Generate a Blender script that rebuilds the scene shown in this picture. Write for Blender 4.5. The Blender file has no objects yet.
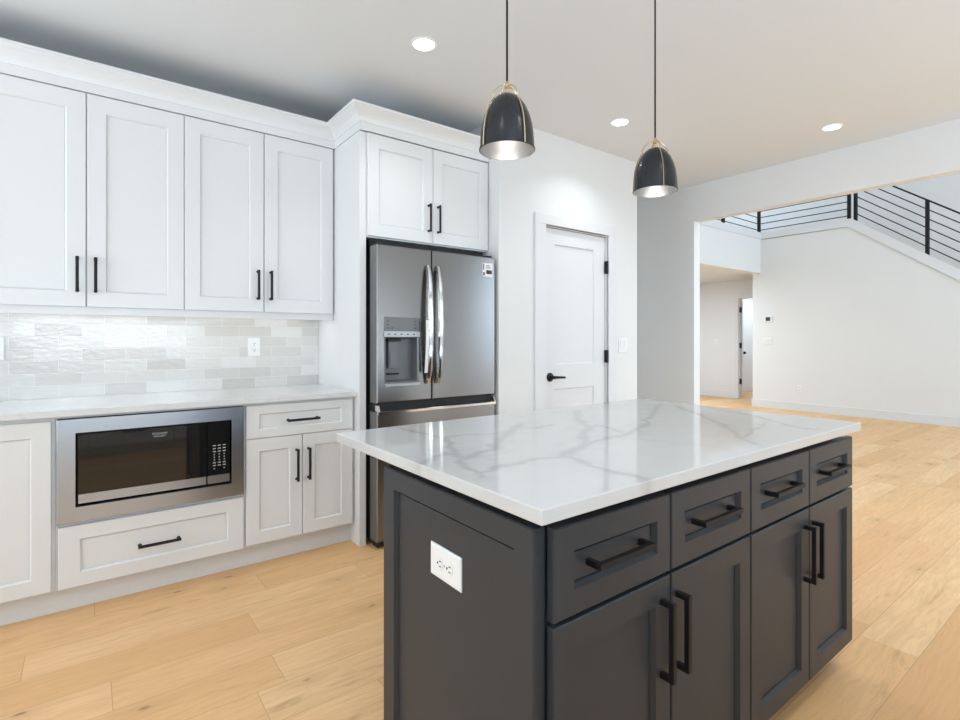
import bpy, bmesh, math
from mathutils import Vector

# ------------------------------------------------------------------ camera
sc = bpy.context.scene
COL = sc.collection
YAW = 0.92262767
cam = bpy.data.cameras.new('camera')
camo = bpy.data.objects.new('camera', cam)
COL.objects.link(camo)
camo.location = (0, 0, 1.225)
camo.rotation_euler = (math.pi / 2, 0, YAW - math.pi / 2)
cam.sensor_width = 36
cam.lens = 518.25 / 960 * 36
cam.shift_y = -20.9 / 960
cam.clip_start = 0.02
sc.camera = camo

# ------------------------------------------------------------------ world, exposure, daylight
sc.view_settings.view_transform = 'Standard'
sc.view_settings.look = 'None'
sc.view_settings.gamma = 1
sc.view_settings.use_curve_mapping = False
sc.view_settings.exposure = 0.0
W = bpy.data.worlds.new('sky')
sc.world = W
W.use_nodes = True
W.node_tree.nodes['Background'].inputs[0].default_value = (0.86, 0.93, 1.0, 1)
W.node_tree.nodes['Background'].inputs[1].default_value = 1.6


def area(name, loc, rot, sx, sy, power, color=(1, 1, 1), shape='RECTANGLE'):
    L = bpy.data.lights.new(name, 'AREA')
    L.shape = shape
    L.size = sx
    L.size_y = sy
    L.energy = power
    L.color = color
    o = bpy.data.objects.new(name, L)
    COL.objects.link(o)
    o.location = loc
    o.rotation_euler = rot
    return o


HP = math.pi / 2
DAY = (0.88, 0.95, 1.0)
FILL = (0.62, 0.825, 1.0)
UP = math.radians(52)
# daylight at the windows: the sky's light comes straight in, added upturned lamps fill the ceiling
area('daylight_sink_window', (0.3, -1.56, 1.75), (HP, 0, -0.4), 2.2, 1.2, 9.5, DAY)
area('daylight_patio_door', (3.5, -1.58, 1.15), (HP, 0, -0.85), 1.9, 2.1, 17, DAY)
area('daylight_side_window', (-2.88, 2.0, 1.45), (HP, 0, -HP), 2.5, 1.7, 38, (0.92, 0.965, 1.0))
area('ceiling_fill_sink_window', (0.3, -1.45, 1.5), (HP + UP, 0, -0.4), 2.2, 0.7, 53, FILL)
area('ceiling_fill_patio_door', (3.5, -1.45, 0.8), (HP + UP, 0, -0.5), 2.0, 1.2, 26, FILL)
area('ceiling_fill_side_window', (-2.8, 2.0, 1.1), (HP + UP, 0, -HP), 2.5, 0.9, 54, FILL)
area('daylight_great_room', (7.3, -4.58, 2.9), (HP, 0, 0), 4.2, 4.6, 390, (0.62, 0.82, 1.0))
area('upper_hall_fill', (8.6, 5.7, 5.55), (0, 0, 0), 2.6, 1.6, 60, (0.8, 0.9, 1.0))  # added overhead lamp, no window here; lightens the wall behind the balcony rails
area('far_room_fill', (12.3, 5.0, 2.4), (0, 0, 0), 1.2, 0.8, 32, (0.74, 0.88, 1.0))  # unseen lamp added under the ceiling to light the room past the door
area('hall_fill', (7.8, 5.6, 2.4), (0, 0, 0), 2.4, 0.8, 80, (0.74, 0.88, 1.0))  # fill lamp added below the hall ceiling to brighten the hall walls


# ------------------------------------------------------------------ materials
def new_mat(name):
    m = bpy.data.materials.new(name)
    m.use_nodes = True
    nt = m.node_tree
    return m, nt, nt.nodes['Principled BSDF']


def N(nt, t, **kw):
    n = nt.nodes.new(t)
    for k, v in kw.items():
        setattr(n, k, v)
    return n


def L(nt, a, b):
    nt.links.new(a, b)


def ramp(nt, fac, stops):
    r = N(nt, 'ShaderNodeValToRGB')
    while len(r.color_ramp.elements) < len(stops):
        r.color_ramp.elements.new(0.5)
    for e, (p, c) in zip(r.color_ramp.elements, stops):
        e.position = p
        e.color = c if len(c) == 4 else (*c, 1)
    L(nt, fac, r.inputs[0])
    return r.outputs[0]


def mathn(nt, op, a, b=None, c=None, clamp=False):
    n = N(nt, 'ShaderNodeMath', operation=op, use_clamp=clamp)
    for i, v in enumerate((a, b, c)):
        if v is None:
            continue
        if isinstance(v, (int, float)):
            n.inputs[i].default_value = v
        else:
            L(nt, v, n.inputs[i])
    return n.outputs[0]


def mixc(nt, fac, a, b, blend='MIX'):
    n = N(nt, 'ShaderNodeMix', data_type='RGBA', blend_type=blend)
    for s, v in ((n.inputs['Factor'], fac), (n.inputs[6], a), (n.inputs[7], b)):
        if isinstance(v, (int, float)):
            s.default_value = v
        elif isinstance(v, tuple):
            s.default_value = (*v, 1) if len(v) == 3 else v
        else:
            L(nt, v, s)
    return n.outputs[2]


def pos(nt, scale=(1, 1, 1)):
    g = N(nt, 'ShaderNodeNewGeometry')
    m = N(nt, 'ShaderNodeVectorMath', operation='MULTIPLY')
    L(nt, g.outputs['Position'], m.inputs[0])
    m.inputs[1].default_value = scale
    return m.outputs[0]


def noise(nt, vec, scale, detail=3, rough=0.5, color=False):
    n = N(nt, 'ShaderNodeTexNoise')
    n.inputs['Scale'].default_value = scale
    n.inputs['Detail'].default_value = detail
    n.inputs['Roughness'].default_value = rough
    L(nt, vec, n.inputs['Vector'])
    return n.outputs['Color' if color else 'Fac']


def bump(nt, bs, h, strength, dist=0.002):
    b = N(nt, 'ShaderNodeBump')
    b.inputs['Strength'].default_value = strength
    b.inputs['Distance'].default_value = dist
    L(nt, h, b.inputs['Height'])
    L(nt, b.outputs[0], bs.inputs['Normal'])


def paint(name, col, rough=0.5, var=0.02, bscale=0, bstr=0.05):
    m, nt, bs = new_mat(name)
    n = noise(nt, pos(nt), 3.0, 4)
    lo = tuple(max(0, c * (1 - var)) for c in col)
    hi = tuple(min(1, c * (1 + var)) for c in col)
    L(nt, mixc(nt, n, lo, hi), bs.inputs['Base Color'])
    bs.inputs['Roughness'].default_value = rough
    if bscale:
        bump(nt, bs, noise(nt, pos(nt), bscale, 3), bstr, 0.0006)
    return m


def metal(name, col, rough, streak=(1, 1, 1), amt=0.06, mt=1.0):
    m, nt, bs = new_mat(name)
    n = noise(nt, pos(nt, streak), 6, 3)
    L(nt, mixc(nt, n, tuple(c * (1 - amt) for c in col), tuple(c * (1 + amt) for c in col)), bs.inputs['Base Color'])
    bs.inputs['Metallic'].default_value = mt
    bs.inputs['Roughness'].default_value = rough
    return m


def emit(name, col, s):
    m, nt, bs = new_mat(name)
    bs.inputs['Base Color'].default_value = (*col, 1)
    bs.inputs['Emission Color'].default_value = (*col, 1)
    bs.inputs['Emission Strength'].default_value = s
    return m


M = {}
M['wall'] = paint('wall_paint', (0.76, 0.76, 0.755), 0.6, 0.008, 180, 0.12)
M['ceiling'] = paint('ceiling_paint', (0.735, 0.745, 0.752), 0.8, 0.006, 150, 0.1)
M['trim'] = paint('trim_paint', (0.73, 0.735, 0.745), 0.38, 0.005)
M['cab'] = paint('white_cabinet_lacquer', (0.775, 0.775, 0.77), 0.32, 0.006)
M['char'] = paint('charcoal_cabinet_lacquer', (0.035, 0.0385, 0.0435), 0.40, 0.05, 260, 0.05)
M['char'].node_tree.nodes['Principled BSDF'].inputs['Specular IOR Level'].default_value = 0.33
M['black'] = paint('matte_black_metal', (0.009, 0.009, 0.010), 0.5, 0.1)
M['black'].node_tree.nodes['Principled BSDF'].inputs['Specular IOR Level'].default_value = 0.3
M['dark'] = paint('dark_recess', (0.012, 0.012, 0.012), 0.6, 0.1)
M['plate'] = paint('white_plastic', (0.81, 0.81, 0.80), 0.3, 0.005)
M['slot'] = paint('outlet_slot', (0.03, 0.03, 0.03), 0.6, 0.1)
M['steel'] = metal('brushed_stainless', (0.235, 0.232, 0.228), 0.26, (1, 1, 1), 0.01)
M['steel_m'] = metal('bright_stainless', (0.46, 0.50, 0.555), 0.26, (1, 1, 1), 0.01)
for _k in ('steel', 'steel_m'):
  _nt = M[_k].node_tree
  _bs = _nt.nodes['Principled BSDF']
  _bs.inputs['Anisotropic'].default_value = 0.65
  _tv = N(_nt, 'ShaderNodeCombineXYZ')
  _tv.inputs[2].default_value = 1
  L(_nt, _tv.outputs[0], _bs.inputs['Tangent'])
M['steel_h'] = metal('polished_steel', (0.72, 0.72, 0.73), 0.12, (30, 30, 1), 0.05)
M['grey'] = metal('grey_plastic', (0.17, 0.175, 0.18), 0.4, (1, 1, 1), 0.04, 0.3)
M['lgrey'] = metal('light_grey_plastic', (0.42, 0.43, 0.44), 0.35, (1, 1, 1), 0.04, 0.5)
M['brass'] = metal('satin_brass', (0.66, 0.50, 0.30), 0.25)
M['shade'] = metal('black_enamel', (0.035, 0.036, 0.039), 0.24, (1, 1, 1), 0.1, 0.6)
M['shadein'] = metal('silver_shade_lining', (0.3, 0.3, 0.3), 0.35, (1, 1, 1), 0.05, 0.7)
M['bulb'] = emit('frosted_bulb', (1.0, 0.97, 0.93), 5)
M['can'] = emit('led_lens', (1.0, 0.99, 0.97), 6)
M['led'] = emit('led_strip', (1.0, 0.95, 0.86), 4)
M['print'] = paint('grey_print', (0.42, 0.42, 0.42), 0.5, 0.02)
M['ink'] = paint('black_ink', (0.03, 0.03, 0.035), 0.5, 0.05)


def glass_black():
    m, nt, bs = new_mat('black_glass')
    n = noise(nt, pos(nt), 2, 2)
    L(nt, mixc(nt, n, (0.008, 0.008, 0.008), (0.012, 0.012, 0.012)), bs.inputs['Base Color'])
    bs.inputs['Roughness'].default_value = 0.03
    bs.inputs['IOR'].default_value = 1.6
    return m


M['bglass'] = glass_black()


def window_glass():
    m, nt, bs = new_mat('window_glass')
    tr = N(nt, 'ShaderNodeBsdfTransparent')
    gl = N(nt, 'ShaderNodeBsdfGlossy')
    gl.inputs['Roughness'].default_value = 0.02
    mx = N(nt, 'ShaderNodeMixShader')
    mx.inputs[0].default_value = 0.06
    L(nt, tr.outputs[0], mx.inputs[1])
    L(nt, gl.outputs[0], mx.inputs[2])
    L(nt, mx.outputs[0], nt.nodes['Material Output'].inputs[0])
    return m


M['glass'] = window_glass()


def oak():
    m, nt, bs = new_mat('oak_plank_floor')
    p = pos(nt)
    sx = N(nt, 'ShaderNodeSeparateXYZ')
    L(nt, p, sx.inputs[0])
    wn = N(nt, 'ShaderNodeTexWhiteNoise', noise_dimensions='1D')
    L(nt, mathn(nt, 'FLOOR', mathn(nt, 'DIVIDE', sx.outputs[1], 0.19)), wn.inputs['W'])
    pr_ = N(nt, 'ShaderNodeCombineXYZ')
    L(nt, mathn(nt, 'MULTIPLY_ADD', wn.outputs['Value'], 7.0, sx.outputs[0]), pr_.inputs[0])
    L(nt, sx.outputs[1], pr_.inputs[1])
    br = N(nt, 'ShaderNodeTexBrick', offset=0.0, offset_frequency=2)
    br.inputs['Color1'].default_value = (0, 0, 0, 1)
    br.inputs['Color2'].default_value = (1, 1, 1, 1)
    br.inputs['Mortar'].default_value = (0.5, 0.5, 0.5, 1)
    br.inputs['Scale'].default_value = 1
    br.inputs['Mortar Size'].default_value = 0.0011
    br.inputs['Mortar Smooth'].default_value = 0.2
    br.inputs['Brick Width'].default_value = 1.35
    br.inputs['Row Height'].default_value = 0.19
    L(nt, pr_.outputs[0], br.inputs['Vector'])
    rnd = br.outputs['Color']
    # shift the grain from plank to plank
    off = N(nt, 'ShaderNodeVectorMath', operation='SCALE')
    L(nt, rnd, off.inputs[0])
    off.inputs['Scale'].default_value = 7.3
    ad = N(nt, 'ShaderNodeVectorMath', operation='ADD')
    wv = N(nt, 'ShaderNodeVectorMath', operation='MULTIPLY')
    L(nt, p, wv.inputs[0])
    wv.inputs[1].default_value = (1.6, 6, 1)
    bend = N(nt, 'ShaderNodeCombineXYZ')
    L(nt, mathn(nt, 'MULTIPLY', mathn(nt, 'SUBTRACT', noise(nt, wv.outputs[0], 1.5, 3), 0.5), 0.09), bend.inputs[1])
    pb = N(nt, 'ShaderNodeVectorMath', operation='ADD')
    L(nt, p, pb.inputs[0])
    L(nt, bend.outputs[0], pb.inputs[1])
    L(nt, pb.outputs[0], ad.inputs[0])
    L(nt, off.outputs[0], ad.inputs[1])

    def stretch(sx, sy):
        v = N(nt, 'ShaderNodeVectorMath', operation='MULTIPLY')
        L(nt, ad.outputs[0], v.inputs[0])
        v.inputs[1].default_value = (sx, sy, 1)
        return v.outputs[0]
    fine = noise(nt, stretch(4.5, 60), 1.6, 6, 0.7)
    broad = noise(nt, stretch(1.5, 9), 1.3, 5, 0.65)
    cath = N(nt, 'ShaderNodeTexWave', wave_type='BANDS', bands_direction='Y')
    cath.inputs['Scale'].default_value = 4.5
    cath.inputs['Distortion'].default_value = 5.5
    cath.inputs['Detail'].default_value = 3
    cath.inputs['Detail Scale'].default_value = 0.7
    L(nt, stretch(0.55, 2.2), cath.inputs['Vector'])
    c = ramp(nt, rnd, [(0.0, (0.76, 0.435, 0.19)), (0.4, (0.85, 0.515, 0.245)), (0.75, (0.89, 0.56, 0.285)), (1.0, (0.92, 0.62, 0.335))])
    c = mixc(nt, mathn(nt, 'MULTIPLY', ramp(nt, broad, [(0.35, (0, 0, 0)), (0.7, (1, 1, 1))]), 0.5), c, (0.70, 0.39, 0.17))
    c = mixc(nt, mathn(nt, 'MULTIPLY', ramp(nt, fine, [(0.45, (0, 0, 0)), (0.75, (1, 1, 1))]), 0.55), c, (0.60, 0.36, 0.18))
    c = mixc(nt, mathn(nt, 'MULTIPLY', ramp(nt, cath.outputs['Fac'], [(0.55, (0, 0, 0)), (1.0, (1, 1, 1))]), 0.10), c, (0.50, 0.31, 0.165))
    ms = ramp(nt, noise(nt, stretch(2.2, 16), 1.0, 5, 0.7), [(0.60, (0, 0, 0)), (0.74, (1, 1, 1))])
    c = mixc(nt, mathn(nt, 'MULTIPLY', ms, 0.7), c, (0.47, 0.27, 0.125))
    # knots
    vo = N(nt, 'ShaderNodeTexVoronoi', voronoi_dimensions='2D')
    vo.inputs['Scale'].default_value = 1.0
    L(nt, stretch(1.15, 2.6), vo.inputs['Vector'])
    wob = noise(nt, stretch(9, 22), 1, 3)
    kd = mathn(nt, 'ADD', vo.outputs['Distance'], mathn(nt, 'MULTIPLY', wob, 0.07))
    kn = ramp(nt, kd, [(0.04, (1, 1, 1)), (0.062, (0, 0, 0))])
    c = mixc(nt, mathn(nt, 'MULTIPLY', kn, 0.75), c, (0.16, 0.085, 0.04))
    kh = ramp(nt, kd, [(0.06, (1, 1, 1)), (0.2, (0, 0, 0))])
    c = mixc(nt, mathn(nt, 'MULTIPLY', kh, 0.25), c, (0.40, 0.22, 0.10))
    c = mixc(nt, mathn(nt, 'MULTIPLY', br.outputs['Fac'], 0.55), c, (0.25, 0.15, 0.08))
    L(nt, c, bs.inputs['Base Color'])
    L(nt, mathn(nt, 'MULTIPLY_ADD', fine, 0.15, 0.38), bs.inputs['Roughness'])
    bs.inputs['Specular IOR Level'].default_value = 0.35
    bump(nt, bs, mathn(nt, 'SUBTRACT', fine, mathn(nt, 'MULTIPLY', br.outputs['Fac'], 2.0)), 0.12, 0.001)
    return m


M['oak'] = oak()

VEINS = [(1.0, [(2.172, 1.452), (1.559, 1.111), (1.409, 1.059), (1.217, 1.05), (1.091, 0.993), (1.007, 0.968), (0.873, 0.988), (0.784, 0.982), (0.713, 0.956)]),
         (1.0, [(1.007, 0.968), (0.994, 0.858), (0.976, 0.782), (0.984, 0.701), (0.947, 0.651)]),
         (1.3, [(1.68, 1.53), (1.402, 1.231), (1.164, 1.037), (1.023, 0.973)]),
         (0.45, [(0.859, 1.642), (0.899, 1.372), (1.116, 1.321), (1.354, 1.344)]),
         (1.3, [(1.271, 1.423), (1.043, 1.262), (0.905, 1.134), (0.787, 1.093), (0.767, 1.184), (0.666, 1.122)]),
         (0.9, [(0.899, 1.372), (0.813, 1.203), (0.731, 1.008), (0.716, 0.928)]),
         (0.6, [(1.409, 1.059), (1.477, 1.235), (1.398, 1.233)]),
         (0.8, [(2.188, 1.386), (1.874, 0.998), (1.63, 0.794), (1.566, 0.722)]),
         (0.7, [(2.239, 1.246), (2.153, 1.004), (1.996, 0.811), (1.999, 0.72)]),
         (0.5, [(2.01, 0.895), (1.63, 0.794)])]


def quartz(name, veins):
    m, nt, bs = new_mat(name)
    p = pos(nt, (1, 1, 0 if veins else 1))
    p3 = pos(nt)
    base = mixc(nt, noise(nt, p3, 5, 5), (0.565, 0.55, 0.53) if veins else (0.71, 0.705, 0.70), (0.615, 0.605, 0.59) if veins else (0.76, 0.76, 0.755))
    nz = noise(nt, p, 9, 4, 0.6, True)
    sb = N(nt, 'ShaderNodeVectorMath', operation='SUBTRACT')
    L(nt, nz, sb.inputs[0])
    sb.inputs[1].default_value = (0.5, 0.5, 0.5)
    scl = N(nt, 'ShaderNodeVectorMath', operation='MULTIPLY')
    L(nt, sb.outputs[0], scl.inputs[0])
    scl.inputs[1].default_value = (0.09, 0.09, 0)
    ad = N(nt, 'ShaderNodeVectorMath', operation='ADD')
    L(nt, p, ad.inputs[0])
    L(nt, scl.outputs[0], ad.inputs[1])
    q = ad.outputs[0]
    c = base
    if veins:
        best = None
        for w, pts in veins:
            for a, b in zip(pts[:-1], pts[1:]):
                bx, by = b[0] - a[0], b[1] - a[1]
                s = N(nt, 'ShaderNodeVectorMath', operation='SUBTRACT')
                L(nt, q, s.inputs[0])
                s.inputs[1].default_value = (a[0], a[1], 0)
                d = N(nt, 'ShaderNodeVectorMath', operation='DOT_PRODUCT')
                L(nt, s.outputs[0], d.inputs[0])
                k = bx * bx + by * by
                d.inputs[1].default_value = (bx / k, by / k, 0)
                h = mathn(nt, 'ADD', d.outputs['Value'], 0.0, clamp=True)
                v = N(nt, 'ShaderNodeVectorMath', operation='SCALE')
                v.inputs[0].default_value = (bx, by, 0)
                L(nt, h, v.inputs['Scale'])
                e = N(nt, 'ShaderNodeVectorMath', operation='DISTANCE')
                L(nt, s.outputs[0], e.inputs[0])
                L(nt, v.outputs[0], e.inputs[1])
                f = mathn(nt, 'DIVIDE', e.outputs['Value'], w)
                best = f if best is None else mathn(nt, 'MINIMUM', best, f)
        brk = noise(nt, p, 14, 4, 0.6)
        core = ramp(nt, best, [(0.003, (1, 1, 1)), (0.02, (0, 0, 0))])
        halo = ramp(nt, best, [(0.0, (1, 1, 1)), (0.08, (0, 0, 0))])
        hb = mathn(nt, 'MULTIPLY', halo, ramp(nt, brk, [(0.4, (0, 0, 0)), (0.7, (1, 1, 1))]))
        c = mixc(nt, mathn(nt, 'MULTIPLY', core, 0.5), c, (0.36, 0.345, 0.33))
        c = mixc(nt, mathn(nt, 'MULTIPLY', hb, 0.5), c, (0.41, 0.40, 0.385))
    vo = N(nt, 'ShaderNodeTexVoronoi', feature='DISTANCE_TO_EDGE')
    vo.inputs['Scale'].default_value = 2.6
    L(nt, q, vo.inputs['Vector'])
    msk = ramp(nt, noise(nt, p3, 2.5, 3), [(0.48, (0, 0, 0)), (0.62, (1, 1, 1))])
    fv = mathn(nt, 'MULTIPLY', ramp(nt, vo.outputs['Distance'], [(0.0, (1, 1, 1)), (0.025, (0, 0, 0))]), msk)
    c = mixc(nt, mathn(nt, 'MULTIPLY', fv, 0.3 if veins else 0.4), c, (0.5, 0.49, 0.48))
    L(nt, c, bs.inputs['Base Color'])
    bs.inputs['Roughness'].default_value = 0.07
    return m


M['quartz'] = quartz('veined_quartz', VEINS)
M['quartz_plain'] = quartz('white_quartz', None)


def tiles():
    m, nt, bs = new_mat('glazed_backsplash_tile')
    g = N(nt, 'ShaderNodeNewGeometry')
    sp = N(nt, 'ShaderNodeSeparateXYZ')
    L(nt, g.outputs['Position'], sp.inputs[0])
    cb = N(nt, 'ShaderNodeCombineXYZ')
    L(nt, mathn(nt, 'ADD', sp.outputs[0], 10 * 0.197 + 0.121), cb.inputs[0])
    L(nt, mathn(nt, 'SUBTRACT', sp.outputs[2], 0.9145 - 0.0652), cb.inputs[1])
    br = N(nt, 'ShaderNodeTexBrick', offset=0.5, offset_frequency=2)
    br.inputs['Color1'].default_value = (0, 0, 0, 1)
    br.inputs['Color2'].default_value = (1, 1, 1, 1)
    br.inputs['Mortar'].default_value = (0.5, 0.5, 0.5, 1)
    br.inputs['Scale'].default_value = 1
    br.inputs['Mortar Size'].default_value = 0.0012
    br.inputs['Brick Width'].default_value = 0.197
    br.inputs['Row Height'].default_value = 0.0652
    L(nt, cb.outputs[0], br.inputs['Vector'])
    c = ramp(nt, br.outputs['Color'], [(0.0, (0.59, 0.565, 0.53)), (0.22, (0.63, 0.61, 0.58)), (0.5, (0.69, 0.675, 0.645)), (0.8, (0.71, 0.70, 0.67)), (1.0, (0.77, 0.76, 0.74))])
    wav = noise(nt, pos(nt, (1, 1, 2.2)), 22, 3)
    c = mixc(nt, mathn(nt, 'MULTIPLY', wav, 0.18), c, (0.56, 0.545, 0.52))
    c = mixc(nt, br.outputs['Fac'], c, (0.80, 0.79, 0.77))
    L(nt, c, bs.inputs['Base Color'])
    bs.inputs['Roughness'].default_value = 0.1
    bump(nt, bs, mathn(nt, 'SUBTRACT', wav, mathn(nt, 'MULTIPLY', br.outputs['Fac'], 0.5)), 0.5, 0.003)
    return m


M['tile'] = tiles()


# ------------------------------------------------------------------ mesh helpers
WL = {}


class MB:
    def __init__(self, T=None):
        self.bm = bmesh.new()
        self.T = T or (lambda v: v)
        self.mi = 0

    def v(self, p):
        return self.bm.verts.new(self.T(Vector(p)))

    def f(self, vs):
        try:
            fc = self.bm.faces.new(vs)
            fc.material_index = self.mi
            return fc
        except ValueError:
            return None

    def box(self, x0, x1, y0, y1, z0, z1):
        p = [self.v((x, y, z)) for z in (z0, z1) for y in (y0, y1) for x in (x0, x1)]
        for q in ((0, 2, 3, 1), (4, 5, 7, 6), (0, 1, 5, 4), (2, 6, 7, 3), (0, 4, 6, 2), (1, 3, 7, 5)):
            self.f([p[i] for i in q])
        return self

    def rings(self, rings, cap0=True, cap1=True, closed=True):
        R = [[self.v(p) for p in r] for r in rings]
        n = len(R[0])
        for a, b in zip(R[:-1], R[1:]):
            for i in range(n if closed else n - 1):
                j = (i + 1) % n
                self.f([a[i], a[j], b[j], b[i]])
        if cap0:
            self.f(list(reversed(R[0])))
        if cap1:
            self.f(R[-1])
        return self

    def front(self, x0, x1, z0, z1, yf, t=0.019, m=(0.055, 0.055, 0.055, 0.055), rec=0.009, step=0.006, ch=0.0025, gr=0.0022):
        """a shaker front facing -Y: m = frame width left, right, bottom, top"""
        def rc(a, b, c, d, y):
            return [(a, y, c), (b, y, c), (b, y, d), (a, y, d)]
        ix0, ix1, iz0, iz1 = x0 + m[0], x1 - m[1], z0 + m[2], z1 - m[3]
        self.rings([rc(x0, x1, z0, z1, yf + t), rc(x0, x1, z0, z1, yf + ch),
                    rc(x0 + ch, x1 - ch, z0 + ch, z1 - ch, yf), rc(ix0, ix1, iz0, iz1, yf),
                    rc(ix0 + step, ix1 - step, iz0 + step, iz1 - step, yf + rec)]
                   + [rc(ix0 + g, ix1 - g, iz0 + g, iz1 - g, yf + rec + q) for g, q in ((step + .0005, gr), (step + .0025, gr), (step + .003, 0))])
        return self

    def prism(self, poly, x0, x1):
        """polygon in (y, z) extruded along x"""
        self.rings([[(x0, a, b) for a, b in poly], [(x1, a, b) for a, b in poly]])
        return self

    def lathe(self, prof, c=(0, 0, 0), seg=32, cap0=True, cap1=True):
        self.rings([[(c[0] + r * math.cos(2 * math.pi * k / seg), c[1] + r * math.sin(2 * math.pi * k / seg), c[2] + z)
                     for k in range(seg)] for r, z in prof], cap0, cap1)
        return self

    def tube(self, path, r, seg=10):
        P = [Vector(p) for p in path]
        up = None
        rings = []
        for i, p in enumerate(P):
            d = (P[min(i + 1, len(P) - 1)] - P[max(i - 1, 0)]).normalized()
            if up is None:
                up = Vector((0, 0, 1)) if abs(d.z) < 0.9 else Vector((1, 0, 0))
            a = d.cross(up).normalized()
            b = a.cross(d).normalized()
            up = b
            rr = r[i] if isinstance(r, (list, tuple)) else r
            rings.append([p + a * rr * math.cos(2 * math.pi * k / seg) + b * rr * math.sin(2 * math.pi * k / seg) for k in range(seg)])
        self.rings(rings)
        return self

    def build(self, name, mat, parent=None, bevel=0, smooth=False):
        bm = self.bm
        bmesh.ops.recalc_face_normals(bm, faces=bm.faces[:])
        off = WL.get(parent.name, Vector()) if parent else Vector()
        if off.length:
            for v in bm.verts:
                v.co -= off
        me = bpy.data.meshes.new(name)
        bm.to_mesh(me)
        bm.free()
        for mm in (mat if isinstance(mat, (list, tuple)) else [mat]):
            me.materials.append(mm)
        if smooth:
            for p in me.polygons:
                p.use_smooth = True
            me.set_sharp_from_angle(angle=math.radians(35))
        o = bpy.data.objects.new(name, me)
        COL.objects.link(o)
        if parent:
            o.parent = parent
            WL[o.name] = off
        if bevel:
            b = o.modifiers.new('bevel', 'BEVEL')
            b.width = bevel
            b.segments = 2
            b.limit_method = 'ANGLE'
        return o


def thing(name, loc, label, cat, group=None, kind=None):
    o = bpy.data.objects.new(name, None)
    COL.objects.link(o)
    o.location = loc
    o.empty_display_size = 0.1
    WL[o.name] = Vector(loc)
    return tag(o, label, cat, group, kind)


def tag(o, label=None, cat=None, group=None, kind=None):
    if label:
        o['label'] = label
    if cat:
        o['category'] = cat
    if group:
        o['group'] = group
    if kind:
        o['kind'] = kind
    return o


def S(name, mb, mat, bevel=0):
    return tag(mb.build(name, mat, None, bevel), kind='structure')


def copy_tree(o, dv):
    """a thing with copies of its parts and their sub-parts"""
    def rec(src, parent):
        c = src.copy()
        COL.objects.link(c)
        if parent:
            c.parent = parent
        for ch in list(src.children):
            rec(ch, c)
        return c
    r = rec(o, None)
    r.location = Vector(o.location) + Vector(dv)
    return r


def rotL(v):
    """local front facing -Y turned to face -X (local x = -world Y)"""
    return Vector((v.y, -v.x, v.z))


# ------------------------------------------------------------------ setting: kitchen
CEIL = 2.74
BY = 3.55       # back wall
PY = 2.735      # pantry wall face
PX0, PX1 = 2.232, 3.763
OX = 4.78       # wall with the wide opening
JY = 2.807      # left jamb of the opening
HZ = 2.39       # its head
S('floor', MB().box(-2.9, 14, -4.7, 7.0, -0.1, 0), M['oak'])
S('ceiling', MB().box(-2.9, OX + 0.1, -1.6, 3.67, CEIL, CEIL + 0.12), M['ceiling'])
S('wall_back', MB().box(-2.9, OX, BY, BY + 0.12, 0, CEIL), M['wall'])


def wall_holes_y(mb, y0, y1, x0, x1, z0, z1, holes):
    """wall in an XZ plane with rectangular holes (hx0,hx1,hz0,hz1), left to right"""
    x = x0
    for a, b, c, d in holes:
        mb.box(x, a, y0, y1, z0, z1)
        if c > z0:
            mb.box(a, b, y0, y1, z0, c)
        if d < z1:
            mb.box(a, b, y0, y1, d, z1)
        x = b
    mb.box(x, x1, y0, y1, z0, z1)
    return mb


DX0, DX1, DZ = 2.668, 3.366, 2.058
pw = wall_holes_y(MB(), PY, PY + 0.115, PX0, PX1, 0, CEIL, [(DX0, DX1, 0, DZ)])
pw.box(PX0, PX0 + 0.1, PY + 0.115, BY, 0, CEIL)
pw.box(PX1 - 0.1, PX1, PY + 0.115, BY, 0, CEIL)
S('wall_pantry', pw, M['wall'])
ow = MB()
ow.box(OX, OX + 0.105, JY, 4.385, 0, 5.6)
ow.box(OX, OX + 0.105, -0.9, JY, HZ, 5.6)
ow.box(OX, OX + 0.105, -4.6, -0.9, 0, 5.6)
S('wall_opening', ow, M['wall'])
S('wall_left', wall_holes_y(MB(lambda v: Vector((-v.y, v.x, v.z))), 2.8, 2.92, -1.6, 3.67, 0, CEIL, [(0.7, 3.3, 0.55, 2.35)]), M['wall'])
S('wall_behind', wall_holes_y(MB(), -1.62, -1.5, -2.9, OX, 0, CEIL, [(-0.9, 1.5, 1.1, 2.4), (2.4, 4.6, 0.0, 2.2)]), M['wall'])


def window(name, T, x0, x1, z0, z1, y, nx, nz):
    root = thing(name, T(Vector(((x0 + x1) / 2, y, z0))), 'white framed window', 'window', kind='structure')
    fr = MB(T)
    w = 0.05
    fr.box(x0, x0 + w, y - 0.03, y + 0.03, z0, z1).box(x1 - w, x1, y - 0.03, y + 0.03, z0, z1)
    fr.box(x0 + w, x1 - w, y - 0.03, y + 0.03, z0, z0 + w).box(x0 + w, x1 - w, y - 0.03, y + 0.03, z1 - w, z1)
    for i in range(1, nx):
        xx = x0 + (x1 - x0) * i / nx
        fr.box(xx - 0.02, xx + 0.02, y - 0.025, y + 0.025, z0 + w, z1 - w)
    for i in range(1, nz):
        zz = z0 + (z1 - z0) * i / nz
        fr.box(x0 + w, x1 - w, y - 0.02, y + 0.02, zz - 0.015, zz + 0.015)
    fr.build('window_frame', M['trim'], root)
    MB(T).box(x0 + w, x1 - w, y - 0.004, y + 0.004, z0 + w, z1 - w).build('pane', M['glass'], root)


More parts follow.
